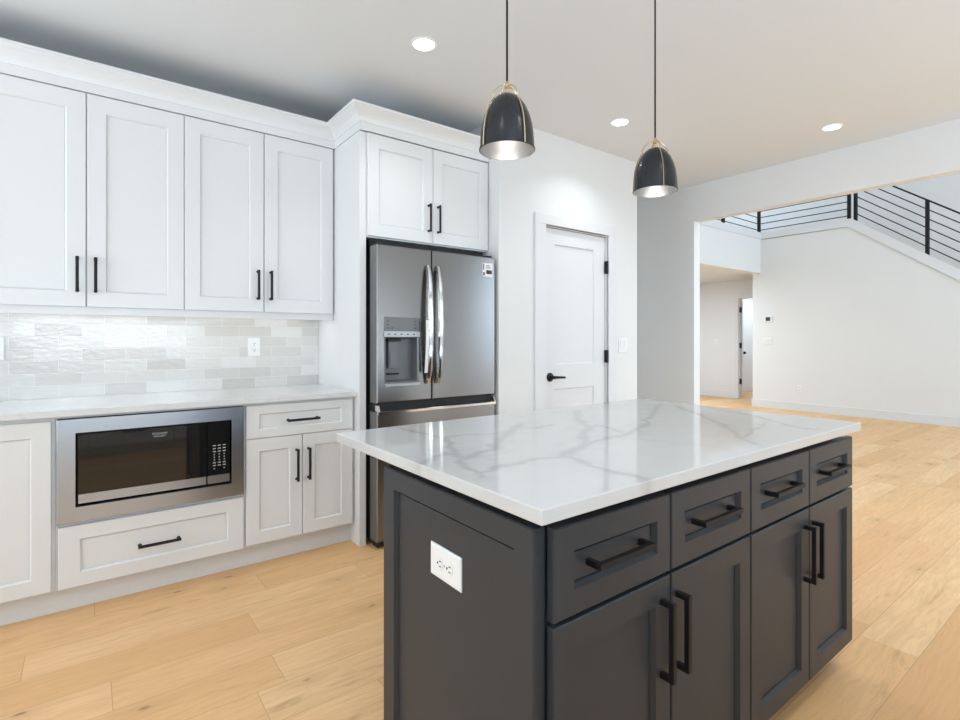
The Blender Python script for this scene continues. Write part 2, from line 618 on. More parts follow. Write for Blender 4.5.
ID = lambda v: v
window('window_1', ID, -0.9, 1.5, 1.1, 2.4, -1.535, 3, 1)
window('window_2', ID, 2.4, 4.6, 0.0, 2.2, -1.535, 2, 1)
window('window_3', lambda v: Vector((-v.y, v.x, v.z)), 0.7, 3.3, 0.55, 2.35, 2.83, 3, 1)

# backsplash tiles on the back wall
S('trim_backsplash', MB().box(-1.30, 1.277, BY - 0.009, BY, 0.9145, 1.36), M['tile'])

# pantry door and its casing
cs = MB()
cs.box(2.558, DX0 - 0.006, PY - 0.018, PY, 0, DZ + 0.006)
cs.box(DX1 + 0.006, 3.468, PY - 0.018, PY, 0, DZ + 0.006)
cs.box(2.558, 3.468, PY - 0.018, PY, DZ + 0.006, 2.14)
S('trim_1', cs, M['trim'], 0.002)
jb = MB()
jb.box(DX0 - 0.006, DX0 + 0.004, PY, PY + 0.115, 0, DZ)
jb.box(DX1 - 0.004, DX1 + 0.006, PY, PY + 0.115, 0, DZ)
jb.box(DX0 + 0.004, DX1 - 0.004, PY, PY + 0.115, DZ - 0.004, DZ + 0.006)
S('trim_2', jb, M['trim'])
d = thing('door_1', (DX0, PY + 0.02, 0), 'white two panel pantry door with black lever', 'door', kind='structure')
ds = MB()
y0, y1 = PY + 0.018, PY + 0.053
xa, xb, xc, xd = DX0 + 0.009, 2.781, 3.231, DX1 - 0.009


def door_skin(mb, xs, zs, yf, yb, rec, step):
    """slab with recessed panels: xs = 4 lines, zs = list of panel z ranges"""
    mb.box(xs[0], xs[1], yf, yb, zs[0], zs[-1])
    mb.box(xs[2], xs[3], yf, yb, zs[0], zs[-1])
    for a, b in zip(zs[0:-1:2], zs[1::2]):
        mb.box(xs[1], xs[2], yf, yb, a, b)
    for a, b in zip(zs[1:-1:2], zs[2::2]):
        q = [[(xs[1], yf, a), (xs[2], yf, a), (xs[2], yf, b), (xs[1], yf, b)],
             [(xs[1] + step, yf + rec, a + step), (xs[2] - step, yf + rec, a + step), (xs[2] - step, yf + rec, b - step), (xs[1] + step, yf + rec, b - step)]]
        mb.rings(q, False, True)
    return mb


door_skin(ds, (xa, xb, xc, xd), (0.008, 0.25, 0.851, 1.034, 1.937, 2.049), y0, y1, 0.012, 0.008)
slab = ds.build('door_slab', M['trim'], d)
for hz in (0.3, 1.085, 1.806):
    MB().box(DX1 - 0.014, DX1 - 0.0, PY - 0.012, PY + 0.02, hz - 0.05, hz + 0.05).tube([(DX1 - 0.007, PY - 0.008, hz - 0.052), (DX1 - 0.007, PY - 0.008, hz + 0.052)], 0.008).build('hinge', M['black'], d)
lv = MB(lambda v: Vector((v.x, PY + 0.018 - v.z, v.y)))
lv.lathe([(0.0, 0.0), (0.033, 0.0), (0.033, 0.006), (0.028, 0.012), (0.012, 0.014), (0.012, 0.05), (0.0, 0.05)], (2.735, 0.942, 0), 24, False, False)
lv.tube([(2.735, 0.942, 0.044), (2.76, 0.942, 0.05), (2.80, 0.941, 0.052), (2.845, 0.938, 0.05)], [0.012, 0.01, 0.009, 0.008], 10)
lv.build('door_handle', M['black'], d, smooth=True)


# baseboards
def bb(name, *boxes):
    m = MB()
    for b in boxes:
        m.box(*b)
    return S(name, m, M['trim'], 0.003)


bb('baseboard_pantry', (PX0, 2.558, PY - 0.014, PY, 0, 0.13), (3.468, PX1, PY - 0.014, PY, 0, 0.13), (PX1, PX1 + 0.014, PY - 0.014, BY, 0, 0.13))
bb('baseboard_opening', (OX - 0.014, OX, JY, BY, 0, 0.13), (OX - 0.014, OX + 0.119, JY - 0.014, JY, 0, 0.13))

# ------------------------------------------------------------------ setting: great room and hall
SX = 9.65
BKY = 4.385
SLOPE = 0.741


def zs_(y):
    return 3.009 + SLOPE * (y - 3.04)


S('ceiling_great_room', MB().box(OX, 10.9, -4.6, 7.0, 5.6, 5.7), M['ceiling'])
S('wall_great_room_back', wall_holes_y(MB(), -4.62, -4.5, OX, 10.9, 0, 5.6, [(5.2, 9.4, 0.6, 5.2)]), M['wall'])
window('window_4', ID, 5.2, 9.4, 0.6, 5.2, -4.54, 4, 3)
S('wall_bulkhead', MB().box(OX + 0.105, SX + 0.0, BKY, BKY + 0.14, 2.41, 3.02), M['wall'])
S('ceiling_hall', MB().box(OX + 0.105, 10.7, BKY + 0.14, 6.8, 2.435, 3.02), M['ceiling'])
S('wall_hall', MB().box(OX + 0.105, 10.7, 6.8, 6.9, 0, 5.6).box(OX, OX + 0.105, 4.385, 6.9, 0, 5.6), M['wall'])
S('wall_stair', MB().prism([(4.522, 0), (4.522, 2.434), (4.386, 2.434), (4.386, 3.009), (3.04, 3.009), (3.04 - 3.009 / SLOPE, 0)], SX, SX + 0.115), M['wall'])
HD0, HD1, HDZ = 4.50, 5.29, 2.06
S('wall_end', wall_holes_y(MB(lambda v: Vector((v.y, v.x, v.z))), 10.7, 10.82, -4.6, 6.9, 0, 5.6, [(HD0, HD1, 0, HDZ)]), M['wall'])
tr = MB()
tr.prism([(4.37, 3.02), (4.37, 3.135), (2.99, 3.135), (-0.9, 3.135 + SLOPE * (-3.89)), (-0.9, 3.012 + SLOPE * (-3.94)), (3.04, 3.012)], SX - 0.018, SX + 0.13)
S('trim_stair', tr, M['trim'])
S('trim_balcony', MB().box(OX + 0.12, SX - 0.018, BKY - 0.018, BKY + 0.16, 3.02, 3.135), M['trim'])
st = MB()
poly = []
n = 16
for k in range(n):
    yk = 3.4 - k * 3.0 / SLOPE / n
    zk = 3.0 - k * 3.0 / n
    poly += [(yk, zk), (yk - 3.0 / SLOPE / n + 0.0001, zk)]
poly = [(3.4, 0)] + poly + [(3.4 - 3.0 / SLOPE, 0)]
S('stairs', MB().prism(poly, SX + 0.13, 10.68), M['oak'])
S('ceiling_landing', MB().box(SX + 0.13, 10.69, 3.42, 4.51, 2.72, 3.0), M['ceiling'])
bb('baseboard_stair', (SX - 0.014, SX, -0.9, 4.524, 0, 0.14), (SX - 0.014, 10.68, 4.524, 4.538, 0, 0.14))
bb('baseboard_hall', (10.686, 10.7, HD1 + 0.09, 6.8, 0, 0.14))
# far room beyond the hall door
S('wall_far_room', MB().box(10.82, 13.9, 5.86, 5.98, 0, 2.6).box(13.8, 13.9, 3.9, 5.86, 0, 2.6).box(10.82, 13.9, 3.8, 3.9, 0, 2.6), M['wall'])
S('ceiling_far_room', MB().box(10.82, 13.9, 3.8, 5.98, 2.45, 2.55), M['ceiling'])
bb('baseboard_far_room', (10.83, 13.8, 5.846, 5.86, 0, 0.14))
hc = MB()
hc.box(10.682, 10.7, HD1 + 0.004, HD1 + 0.09, 0, HDZ + 0.09).box(10.682, 10.7, 4.54, HD1 + 0.004, HDZ + 0.004, HDZ + 0.09)
hc.box(10.7, 10.82, HD1 - 0.012, HD1, 0, HDZ)
S('trim_hall_door', hc, M['trim'], 0.002)
# open hall door
ang = math.atan2(0.40, 0.92)
hx, hy = 10.735, 5.272


def TD(v):
    return Vector((hx + v.x * math.cos(ang) - v.y * math.sin(ang), hy + v.x * math.sin(ang) + v.y * math.cos(ang), v.z))


hd = thing('door_2', (hx, hy, 0), 'white door standing open at the end of the hall', 'door', kind='structure')
MB(TD).box(0.03, 0.76, -0.018, 0.017, 0.01, 2.04).build('door_slab', M['trim'], hd, 0.002)
for hz in (0.355, 1.09, 1.826):
    MB().box(10.69, 10.735, HD1 - 0.042, HD1 - 0.0125, hz - 0.055, hz + 0.055).build('hinge', M['black'], hd)
MB(TD).box(0.68, 0.72, -0.06, -0.018, 0.90, 0.955).box(0.56, 0.72, -0.075, -0.05, 0.915, 0.94).build('door_handle', M['black'], hd)


# ------------------------------------------------------------------ small wall fittings
def outlet(loc, T, label, group, horizontal=False, w=0.075, h=0.12):
    r = thing('wall_outlet', loc, label, 'outlet', group)
    TT = lambda v: T(Vector((v.z, v.y, -v.x)) if horizontal else v) + Vector(loc)
    pl = MB(TT)
    a, b = w / 2, h / 2
    pl.rings([[(-a, 0, -b), (a, 0, -b), (a, 0, b), (-a, 0, b)], [(-a, -0.003, -b), (a, -0.003, -b), (a, -0.003, b), (-a, -0.003, b)],
              [(-a + .004, -0.006, -b + .004), (a - .004, -0.006, -b + .004), (a - .004, -0.006, b - .004), (-a + .004, -0.006, b - .004)]])
    pl.build('cover_plate', M['plate'], r)
    for s in (-1, 1):
        c = s * 0.0205
        ring = [(0.017 * math.cos(t), 0.0145 * math.sin(t)) for t in [2 * math.pi * k / 20 for k in range(20)]]
        q = MB(TT)
        q.rings([[(x, -0.006, c + z) for x, z in ring], [(x, -0.0078, c + z) for x, z in ring]])
        rc = q.build('receptacle', M['plate'], r)
        sl = MB(TT)
        sl.box(-0.0075, -0.005, -0.0083, -0.0078, c + 0.000, c + 0.0085)
        sl.box(0.005, 0.0075, -0.0083, -0.0078, c + 0.000, c + 0.0085)
        sl.box(-0.0025, 0.0025, -0.0083, -0.0078, c - 0.0095, c - 0.0045)
        sl.build('slot', M['slot'], rc)
    sc_ = MB(TT)
    sc_.box(-0.002, 0.002, -0.0068, -0.006, -0.002, 0.002)
    sc_.build('screw', M['lgrey'], r)
    return r


def switch(loc, T, label, group, gangs=1, h=0.12):
    r = thing('light_switch', loc, label, 'switch', group)
    TT = lambda v: T(v) + Vector(loc)
    a, b = (0.07 + 0.046 * (gangs - 1)) / 2, h / 2
    pl = MB(TT)
    pl.rings([[(-a, 0, -b), (a, 0, -b), (a, 0, b), (-a, 0, b)], [(-a, -0.003, -b), (a, -0.003, -b), (a, -0.003, b), (-a, -0.003, b)],
              [(-a + .004, -0.006, -b + .004), (a - .004, -0.006, -b + .004), (a - .004, -0.006, b - .004), (-a + .004, -0.006, b - .004)]])
    pl.build('cover_plate', M['plate'], r)
    for g in range(gangs):
        c = (g - (gangs - 1) / 2) * 0.046
        q = MB(TT)
        q.rings([[(c - .0165, -.006, -.033), (c + .0165, -.006, -.033), (c + .0165, -.006, .033), (c - .0165, -.006, .033)],
                 [(c - .0155, -.008, -.032), (c + .0155, -.008, -.032), (c + .0155, -.012, .032), (c - .0155, -.012, .032)]])
        q.build('rocker', M['plate'], r)
    return r


TFY = lambda v: v            # faces -Y
TFX = rotL                   # faces -X
outlet((0.855, BY - 0.0095, 1.173), TFY, 'white outlet on the tile backsplash above the countertop, nearer the refrigerator', 'backsplash outlets')
outlet((-0.372, BY - 0.0095, 1.178), TFY, 'white outlet on the backsplash cut off by the left edge of the photo', 'backsplash outlets')
switch((3.567, PY - 0.0005, 1.175), TFY, 'white double rocker switch beside the pantry door', 'wall switches', 2, 0.125)
outlet((SX - 0.0005, 3.745, 0.377), TFX, 'small white outlet low on the long stair wall', 'far wall outlets')
outlet((10.6995, 5.80, 0.372), TFX, 'small white outlet low on the hall end wall', 'far wall outlets')
switch((SX - 0.0005, 4.257, 1.19), TFX, 'white switch plate below the thermostat on the stair wall', 'wall switches', 3)
switch((10.6995, 5.77, 1.165), TFX, 'white switch plate on the hall end wall beside the open door', 'wall switches', 2)
r = thing('thermostat', (SX, 4.248, 1.58), 'white thermostat with dark screen on the stair wall', 'thermostat')
Tt = lambda v: rotL(v) + Vector((SX, 4.248, 1.58))
MB(Tt).box(-0.065, 0.065, -0.022, -0.0005, -0.06, 0.06).build('housing', M['plate'], r, 0.004)
MB(Tt).box(-0.038, 0.038, -0.024, -0.0222, -0.032, 0.036).build('screen', M['ink'], r)


# ------------------------------------------------------------------ handles
def pull(parent, c, length, axis, T=ID, proj=0.032, w=0.011, mat=None, t=0.009):
    """square bar pull: c = point on the front plane, axis 'x' or 'z', sticks out to -Y (local)"""
    m = MB(T)
    x, y, z = c
    h = length / 2
    if axis == 'x':
        m.box(x - h, x + h, y - proj, y - proj + t, z - w / 2, z + w / 2)
        for s in (-1, 1):
            a = x + s * h
            m.box(min(a, a - s * w), max(a, a - s * w), y - proj + t, y, z - w / 2, z + w / 2)
    else:
        m.box(x - w / 2, x + w / 2, y - proj, y - proj + t, z - h, z + h)
        for s in (-1, 1):
            a = z + s * h
            m.box(x - w / 2, x + w / 2, y - proj + t, y, min(a, a - s * w), max(a, a - s * w))
    return m.build('handle', mat or M['black'], parent, 0.001)


def bar(parent, c, length, axis):
    """round bar pull on two posts with small flared feet"""
    x, y, z = c
    h = length / 2
    m = MB()
    r_ = 0.0072
    pr = 0.03
    if axis == 'x':
        m.tube([(x - h, y - pr, z), (x + h, y - pr, z)], r_, 10)
        for s in (-1, 1):
            m.tube([(x + s * (h - .008), y - pr, z), (x + s * (h - .008), y - 0.004, z), (x + s * (h - .008), y, z)], [.0065, .0065, .0085], 10)
    else:
        m.tube([(x, y - pr, z - h), (x, y - pr, z + h)], r_, 10)
        for s in (-1, 1):
            m.tube([(x, y - pr, z + s * (h - .008)), (x, y - 0.004, z + s * (h - .008)), (x, y, z + s * (h - .008))], [.0065, .0065, .0085], 10)
    return m.build('handle', M['black'], parent, smooth=True)


FR = (0.066, 0.066, 0.066, 0.066)


# ------------------------------------------------------------------ wall cabinets
def wall_cabinet(x0, xm, x1, xe, label):
    yf = 3.245
    r = thing('wall_cabinet', ((x0 + x1) / 2, BY, 1.348), label, 'cabinet', 'white wall cabinets')
    MB().box(x0, xe, yf + 0.021, BY - 0.002, 1.374, 2.456).box(x0, xe, yf + 0.021, yf + 0.04, 1.348, 1.374).build('body', M['cab'], r)
    for a, b, hx_ in ((x0 + 0.0015, xm - 0.0025, xm - 0.0365), (xm + 0.0025, x1 - 0.0015, xm + 0.0365)):
        dr = MB().front(a, b, 1.386, 2.452, yf, 0.02, (0.075, 0.075, 0.075, 0.085)).build('door', M['cab'], r)
        bar(dr, (hx_, yf, 1.545), 0.175, 'z')


wall_cabinet(-0.432, -0.004, 0.423, 0.423, 'white shaker wall cabinet with two doors at the left edge of the photo')
wall_cabinet(-1.292, -0.862, -0.434, -0.433, 'unseen white shaker wall cabinet with two doors, added to shade the ceiling gap')  # added out of view to keep light off the ceiling above the crown
wall_cabinet(0.423, 0.841, 1.266, 1.276, 'white shaker wall cabinet with two doors next to the tall refrigerator panel')
r = thing('under_cabinet_light', (0.42, 3.32, 1.374), 'slim light strip tucked behind the lower rail of the wall cabinets', 'light')
MB().box(-0.40, 1.24, 3.30, 3.33, 1.364, 1.3735).build('housing', M['plate'], r)
MB().box(-0.39, 1.23, 3.304, 3.326, 1.3615, 1.3638).build('diffuser', M['led'], r)
area('strip_glow', (0.42, 3.315, 1.36), (0.7, 0, 0), 1.6, 0.02, 1.1, (1.0, 0.96, 0.9))

# tall panel beside the refrigerator
tag(MB().box(1.278, 1.32, 2.865, BY - 0.002, 0, 2.456).build('tall_cabinet_panel', M['cab'], None, 0.0015),
    'tall white panel between the countertop and the refrigerator', 'panel')
# cabinet over the refrigerator
yf = 2.845
r = thing('wall_cabinet', (1.776, BY, 1.833), 'white two door cabinet above the stainless refrigerator', 'cabinet', 'white wall cabinets')
MB().box(1.3215, PX0 - 0.002, yf + 0.021, BY - 0.002, 1.833, 2.456).build('body', M['cab'], r)
for a, b, hx_ in ((1.324, 1.774, 1.741), (1.778, 2.2265, 1.812)):
    dr = MB().front(a, b, 1.84, 2.45, yf, 0.02, (0.07, 0.07, 0.075, 0.08)).build('door', M['cab'], r)
    bar(dr, (hx_, yf, 1.998), 0.178, 'z')
# crown moulding
prof = [(0.0, 2.4575), (0.004, 2.4575), (0.004, 2.503), (0.010, 2.505), (0.012, 2.512), (0.018, 2.526), (0.030, 2.541), (0.048, 2.553), (0.066, 2.561), (0.074, 2.566), (0.082, 2.569), (0.082, 2.584), (-0.01, 2.584), (-0.01, 2.4575)]
rings = [[(-1.292, 3.247 - p, z) for p, z in prof], [(1.278 - p, 3.247 - p, z) for p, z in prof],
         [(1.278 - p, 2.847 - p, z) for p, z in prof], [(PX0 - 0.001, 2.847 - p, z) for p, z in prof]]
tag(MB().rings(rings).build('crown_moulding', M['cab']), 'white cove crown moulding stepping along the top of the wall cabinets', 'moulding')

# ------------------------------------------------------------------ base cabinets
yf = 2.925
BZ0, BZ1 = 0.116, 0.8835
G = 'white base cabinets'
r = thing('base_cabinet', (-0.36, BY, 0), 'white base cabinet with one tall door left of the microwave', 'cabinet', G)
MB().box(-0.60, -0.1135, yf + 0.021, BY - 0.002, BZ0, BZ1).build('body', M['cab'], r)
dr = MB().front(-0.597, -0.126, 0.123, 0.866, yf, 0.02, FR).build('door', M['cab'], r)
bar(dr, (-0.563, yf, 0.70), 0.175, 'z')
r = thing('base_cabinet', (-0.95, BY, 0), 'white base cabinet with two doors just outside the left edge of the photo', 'cabinet', G)
MB().box(-1.29, -0.6015, yf + 0.021, BY - 0.002, BZ0, BZ1).build('body', M['cab'], r)
for a, b, hx_ in ((-1.287, -0.947, -0.98), (-0.943, -0.604, -0.91)):
    dr = MB().front(a, b, 0.123, 0.866, yf, 0.02, FR).build('door', M['cab'], r)
    bar(dr, (hx_, yf, 0.70), 0.175, 'z')
r = thing('base_cabinet', (0.274, BY, 0), 'white base cabinet holding the microwave above a wide drawer', 'cabinet', G)
bd = MB()
bd.box(-0.1125, -0.0945, yf + 0.021, BY - 0.002, BZ0, BZ1).box(0.6435, 0.6605, yf + 0.021, BY - 0.002, BZ0, BZ1)
bd.box(-0.0945, 0.6435, yf + 0.021, BY - 0.002, BZ0, 0.403).box(-0.0945, 0.6435, yf + 0.021, BY - 0.002, 0.872, BZ1)
bd.box(-0.0945, 0.6435, BY - 0.03, BY - 0.002, 0.403, 0.872)
bd.build('body', M['cab'], r)
dr = MB().front(-0.103, 0.656, 0.121, 0.394, yf, 0.02, (0.075, 0.075, 0.062, 0.062)).build('drawer', M['cab'], r)
bar(dr, (0.277, yf, 0.25), 0.175, 'x')
r = thing('base_cabinet', (0.963, BY, 0), 'white base cabinet with a drawer over two doors beside the refrigerator panel', 'cabinet', G)
MB().box(0.6615, 1.277, yf + 0.021, BY - 0.002, BZ0, BZ1).build('body', M['cab'], r)
dr = MB().front(0.667, 1.26, 0.693, 0.869, yf, 0.02, (0.066, 0.066, 0.045, 0.045)).build('drawer', M['cab'], r)
bar(dr, (0.965, yf, 0.778), 0.178, 'x')
for a, b, hx_ in ((0.667, 0.962, 0.931), (0.9655, 1.26, 0.997)):
    dr = MB().front(a, b, 0.128, 0.690, yf, 0.02, FR).build('door', M['cab'], r)
    bar(dr, (hx_, yf, 0.526), 0.178, 'z')
tag(MB().box(-1.29, 1.277, 3.0, 3.02, 0.0, 0.115).build('toe_kick', M['cab']), 'long white toe kick board under the base cabinets', 'toe kick')
tag(MB().box(-1.30, 1.277, 2.90, BY - 0.0105, 0.8845, 0.9145).build('countertop', M['quartz_plain'], None, 0.002),
    'white quartz countertop along the tile backsplash', 'countertop')

# base cabinets across the aisle behind the camera, seen mirrored in the microwave glass
def facing_cabinet(x0, w):
    T = lambda v: Vector((-v.x, -v.y, v.z))
    r = thing('base_cabinet', (x0 + w / 2, -1.2, 0), 'white base cabinet across the aisle, mirrored in the dark microwave glass', 'cabinet', 'white cabinets across the aisle')
    MB().box(x0, x0 + w, -1.495, -0.871, 0.1, 0.8835).box(x0, x0 + w, -1.495, -0.94, 0, 0.1).build('body', M['cab'], r)
    a, b = -(x0 + w) + .002, -x0 - .002
    for z0_, z1_ in ((0.105, 0.38), (0.385, 0.66), (0.665, 0.87)):
        dr_ = MB(T).front(a, b, z0_, z1_, 0.85, 0.02, (0.06, 0.06, 0.05, 0.05)).build('drawer', M['cab'], r)
        pull(dr_, ((a + b) / 2, 0.85, (z0_ + z1_) / 2), 0.19, 'x', T)
    return r


fc = facing_cabinet(-0.75, 0.76)
for k in (1, 2, 3):
    copy_tree(fc, (0.763 * k, 0, 0))
tag(MB().box(-0.77, 2.32, -1.498, -0.825, 0.8845, 0.9145).build('countertop', M['quartz_plain'], None, 0.002),
    'white countertop across the aisle behind the camera, under the sink window', 'countertop')

# ------------------------------------------------------------------ microwave
r = thing('microwave', (0.274, 3.1, 0.411), 'stainless built-in microwave under the left countertop', 'microwave')
X0, X1, Z0, Z1 = -0.108, 0.656, 0.411, 0.872
WX0, WX1, WZ0, WZ1 = -0.043, 0.594, 0.479, 0.808
fy = 2.912
fr = MB()
fr.rings([[(X0, 2.945, Z0), (X1, 2.945, Z0), (X1, 2.945, Z1), (X0, 2.945, Z1)],
          [(X0, fy + .003, Z0), (X1, fy + .003, Z0), (X1, fy + .003, Z1), (X0, fy + .003, Z1)],
          [(X0 + .003, fy, Z0 + .003), (X1 - .003, fy, Z0 + .003), (X1 - .003, fy, Z1 - .003), (X0 + .003, fy, Z1 - .003)],
          [(WX0, fy, WZ0), (WX1, fy, WZ0), (WX1, fy, WZ1), (WX0, fy, WZ1)],
          [(WX0 + .004, fy + .02, WZ0 + .004), (WX1 - .004, fy + .02, WZ0 + .004), (WX1 - .004, fy + .02, WZ1 - .004), (WX0 + .004, fy + .02, WZ1 - .004)],
          [(WX0 + .004, 2.945, WZ0 + .004), (WX1 - .004, 2.945, WZ0 + .004), (WX1 - .004, 2.945, WZ1 - .004), (WX0 + .004, 2.945, WZ1 - .004)]], False, False)
fr.build('trim_frame', M['steel_m'], r)
MB().box(-0.085, 0.635, 2.947, 3.45, 0.43, 0.86).build('body', M['dark'], r)
gy = fy + 0.004
dd = MB().box(-0.033, 0.4775, gy, gy + 0.03, 0.533, 0.799).build('door', M['bglass'], r)
MB().box(-0.033, 0.4775, gy - 0.001, gy + 0.03, 0.492, 0.5325).build('door_strip', M['steel_m'], dd)
cp = MB().box(0.4835, 0.585, gy, gy + 0.03, 0.533, 0.799).build('control_panel', M['bglass'], r)
MB().box(0.4835, 0.585, gy - 0.001, gy + 0.03, 0.492, 0.5325).build('panel_strip', M['steel_m'], cp)
ky = gy - 0.0004
km = MB()
rows = [(0.683, 1), (0.668, 1), (0.653, 1), (0.638, 0), (0.624, 0), (0.610, 0), (0.596, 2), (0.582, 1), (0.566, 3)]
for z, k in rows:
    for j, x in enumerate((0.514, 0.537, 0.560)):
        w = 0.007 if k in (1, 2) else 0.003
        if k == 3 and j == 1:
            continue
        km.box(x - w, x + w, ky, ky + 0.0003, z - 0.0025, z + 0.0025)
km.build('keypad_print', M['print'], cp)


def text(body, size, T, mat, parent, name, thick=0.0002):
    cu = bpy.data.curves.new(name, 'FONT')
    cu.body = body
    cu.size = size
    cu.align_x = 'CENTER'
    cu.extrude = thick
    cu.resolution_u = 2
    tmp = bpy.data.objects.new(name, cu)
    COL.objects.link(tmp)
    bpy.context.view_layer.update()
    me = bpy.data.meshes.new_from_object(tmp)
    bpy.data.objects.remove(tmp)
    off = WL.get(parent.name, Vector())
    for v in me.vertices:
        v.co = T(v.co.copy()) - off
    me.materials.clear()
    me.materials.append(mat)
    o = bpy.data.objects.new(name, me)
    COL.objects.link(o)
    o.parent = parent
    WL[o.name] = off
    return o


text('FRIGIDAIRE\nGALLERY', 0.0125, lambda v: Vector((0.277 + v.x, ky - v.z, 0.768 + v.y)), M['print'], dd, 'brand_lettering')

# ------------------------------------------------------------------ refrigerator
FY = 2.745
r = thing('refrigerator', (1.77, 3.15, 0), 'stainless french door refrigerator in the white cabinet alcove', 'refrigerator')
MB().box(1.345, 2.198, FY + 0.105, 3.52, 0.03, 1.762).box(1.345, 2.198, FY + 0.13, 3.52, 1.762, 1.826).build('body', M['dark'], r)  # black body; its raised rear box also stands in for shade under the cabinet
MB().box(1.35, 2.19, FY + 0.03, FY + 0.10, 0.004, 0.045).build('base_grille', M['dark'], r)
FL, FS, FRr = 1.333, 1.706, 2.207
# left door with dispenser opening
hx0, hx1, hz0, hz1 = 1.378, 1.613, 0.950, 1.355
ld = MB()
c_ = 0.006
z0, z1 = 0.852, 1.775


def rr(a, b, c, d_, y):
    return [(a, y, c), (b, y, c), (b, y, d_), (a, y, d_)]


ld.rings([rr(FL, FS - .003, z0, z1, FY + .098), rr(FL, FS - .003, z0, z1, FY + c_), rr(FL + c_, FS - .003 - c_, z0 + c_, z1 - c_, FY),
          rr(hx0, hx1, hz0, hz1, FY), rr(hx0, hx1, hz0, hz1, FY + 0.07)], True, False)
ldo = ld.build('left_door', M['steel'], r)
dp = MB()
dp.rings([rr(hx0, hx1, hz0 + .012, 1.237, FY + .001), rr(hx0 + .012, hx1 - .012, hz0 + .022, 1.232, FY + .006),
          rr(hx0 + .014, hx1 - .014, hz0 + .03, 1.225, FY + .066)], False, True)
disp = dp.build('dispenser_recess', M['grey'], ldo)
MB().box(hx0, hx1, FY - .0015, FY + .06, 1.272, hz1).build('control_panel', M['grey'], ldo)
MB().box(hx0 - .003, hx1 + .003, FY - .006, FY + .05, 1.238, 1.271).build('button_strip', M['lgrey'], ldo)
for i in range(5):
    MB().box(hx0 + .02 + i * .042, hx0 + .034 + i * .042, FY - .0066, FY - .0061, 1.251, 1.257).build('button_print', M['ink'], ldo)
for i, x in enumerate((hx0 + .018, hx0 + .045, hx1 - .035)):
    for j in range(3):
        if i == 1 and j:
            continue
        MB().box(x, x + .013, FY - .0021, FY - .0016, 1.288 + j * .02, 1.293 + j * .02).build('panel_print', M['ink'], ldo)
MB().box(1.425, 1.485, FY + .035, FY + .06, 1.05, 1.21).box(1.433, 1.477, FY + .03, FY + .036, 1.06, 1.15).build('paddle', M['grey'], ldo, 0.002)
MB().box(1.415, 1.50, FY + .02, FY + .06, 1.212, 1.2245).build('spout', M['dark'], ldo)
MB().box(1.42, 1.49, FY + .028, FY + .06, 1.012, 1.022).build('paddle_foot', M['dark'], ldo)
MB().box(hx0 + .002, hx1 + .002, FY - .012, FY + .064, hz0 - .002, hz0 + .012).build('drip_tray', M['lgrey'], ldo)
rdo = MB().rings([rr(FS + .003, FRr, z0, z1, FY + .098), rr(FS + .003, FRr, z0, z1, FY + c_), rr(FS + .003 + c_, FRr - c_, z0 + c_, z1 - c_, FY)]).build('right_door', M['steel'], r)


def bow(parent, x, zb, zt):
    """curved bow handle"""
    m = MB()
    rings = []
    nn = 22
    for k in range(nn + 1):
        t = k / nn
        z = zb + (zt - zb) * t
        b = math.sin(math.pi * t) ** 0.6
        y = FY - 0.012 - 0.04 * b
        w = 0.013 + 0.005 * b
        h = 0.013
        rings.append([(x - w, y + h * .6, z), (x - w * .7, y - h * .5, z), (x, y - h, z), (x + w * .7, y - h * .5, z), (x + w, y + h * .6, z), (x, y + h, z)])
    m.rings(rings)
    for z in (zb + .012, zt - .012):
        m.box(x - .009, x + .009, FY - .02, FY, z - .012, z + .012)
    return m.build('handle', M['steel_h'], parent, smooth=True)


hl = bow(ldo, 1.668, 0.95, 1.678)
hr = bow(rdo, 1.742, 0.95, 1.678)
tg = MB()
rg = []
for k in range(9):
    z = 1.02 + k * .04
    t = (z - .95) / .728
    y = FY - 0.012 - 0.04 * math.sin(math.pi * t) ** 0.6
    rg.append([(1.631, y - .002, z), (1.6515, y - .004, z), (1.6515, y - .003, z), (1.631, y - .001, z)])
tg.rings(rg)
tgo = tag(tg.build('paper_tag', M['plate'], ldo), 'white paper tag hanging on the handle')
MB().box(2.10, 2.185, FY - .0012, FY - .0002, 1.645, 1.735).build('sticker', M['plate'], rdo)
sp_ = MB()
sp_.box(2.13, 2.178, FY - .0018, FY - .0013, 1.662, 1.688)
sp_.box(2.104, 2.112, FY - .0018, FY - .0013, 1.69, 1.73)
sp_.box(2.104, 2.118, FY - .0018, FY - .0013, 1.652, 1.672)
for z in (1.70, 1.708, 1.716):
    sp_.box(2.128, 2.165, FY - .0018, FY - .0013, z, z + .003)
sp_.build('sticker_print', M['ink'], rdo)
# hinge covers, freezer drawer
for a, b in ((1.345, 1.42), (2.12, 2.195)):
    MB().box(a, b, FY + .02, FY + .18, 1.7755, 1.79).build('hinge_cover', M['dark'], r, 0.003)
MB().box(FL + .008, FRr - .008, FY + .03, FY + .10, 0.80, 0.851).build('drawer_gap', M['dark'], r)
fz = MB()
fz.rings([rr(FL, FRr, .045, .799, FY + .098), rr(FL, FRr, .045, .799, FY + c_), rr(FL + c_, FRr - c_, .045 + c_, .799 - c_, FY)])
fzo = fz.build('freezer_drawer', M['steel'], r)
tl = MB()
tl.prism([(FY - .014, .788), (FY - .014, .801), (FY - .010, .804), (FY + .010, .804), (FY + .010, .7995), (FY - .001, .7985), (FY - .0005, .788)], FL + .002, FRr - .002)
tl.build('drawer_handle', M['steel_h'], fzo)
for a in (FL + .003, FRr - .015):
    MB().prism([(FY - .013, .8045), (FY + .004, .838), (FY + .03, .838), (FY + .03, .8045)], a, a + .012).build('handle_end', M['steel_h'], fzo)

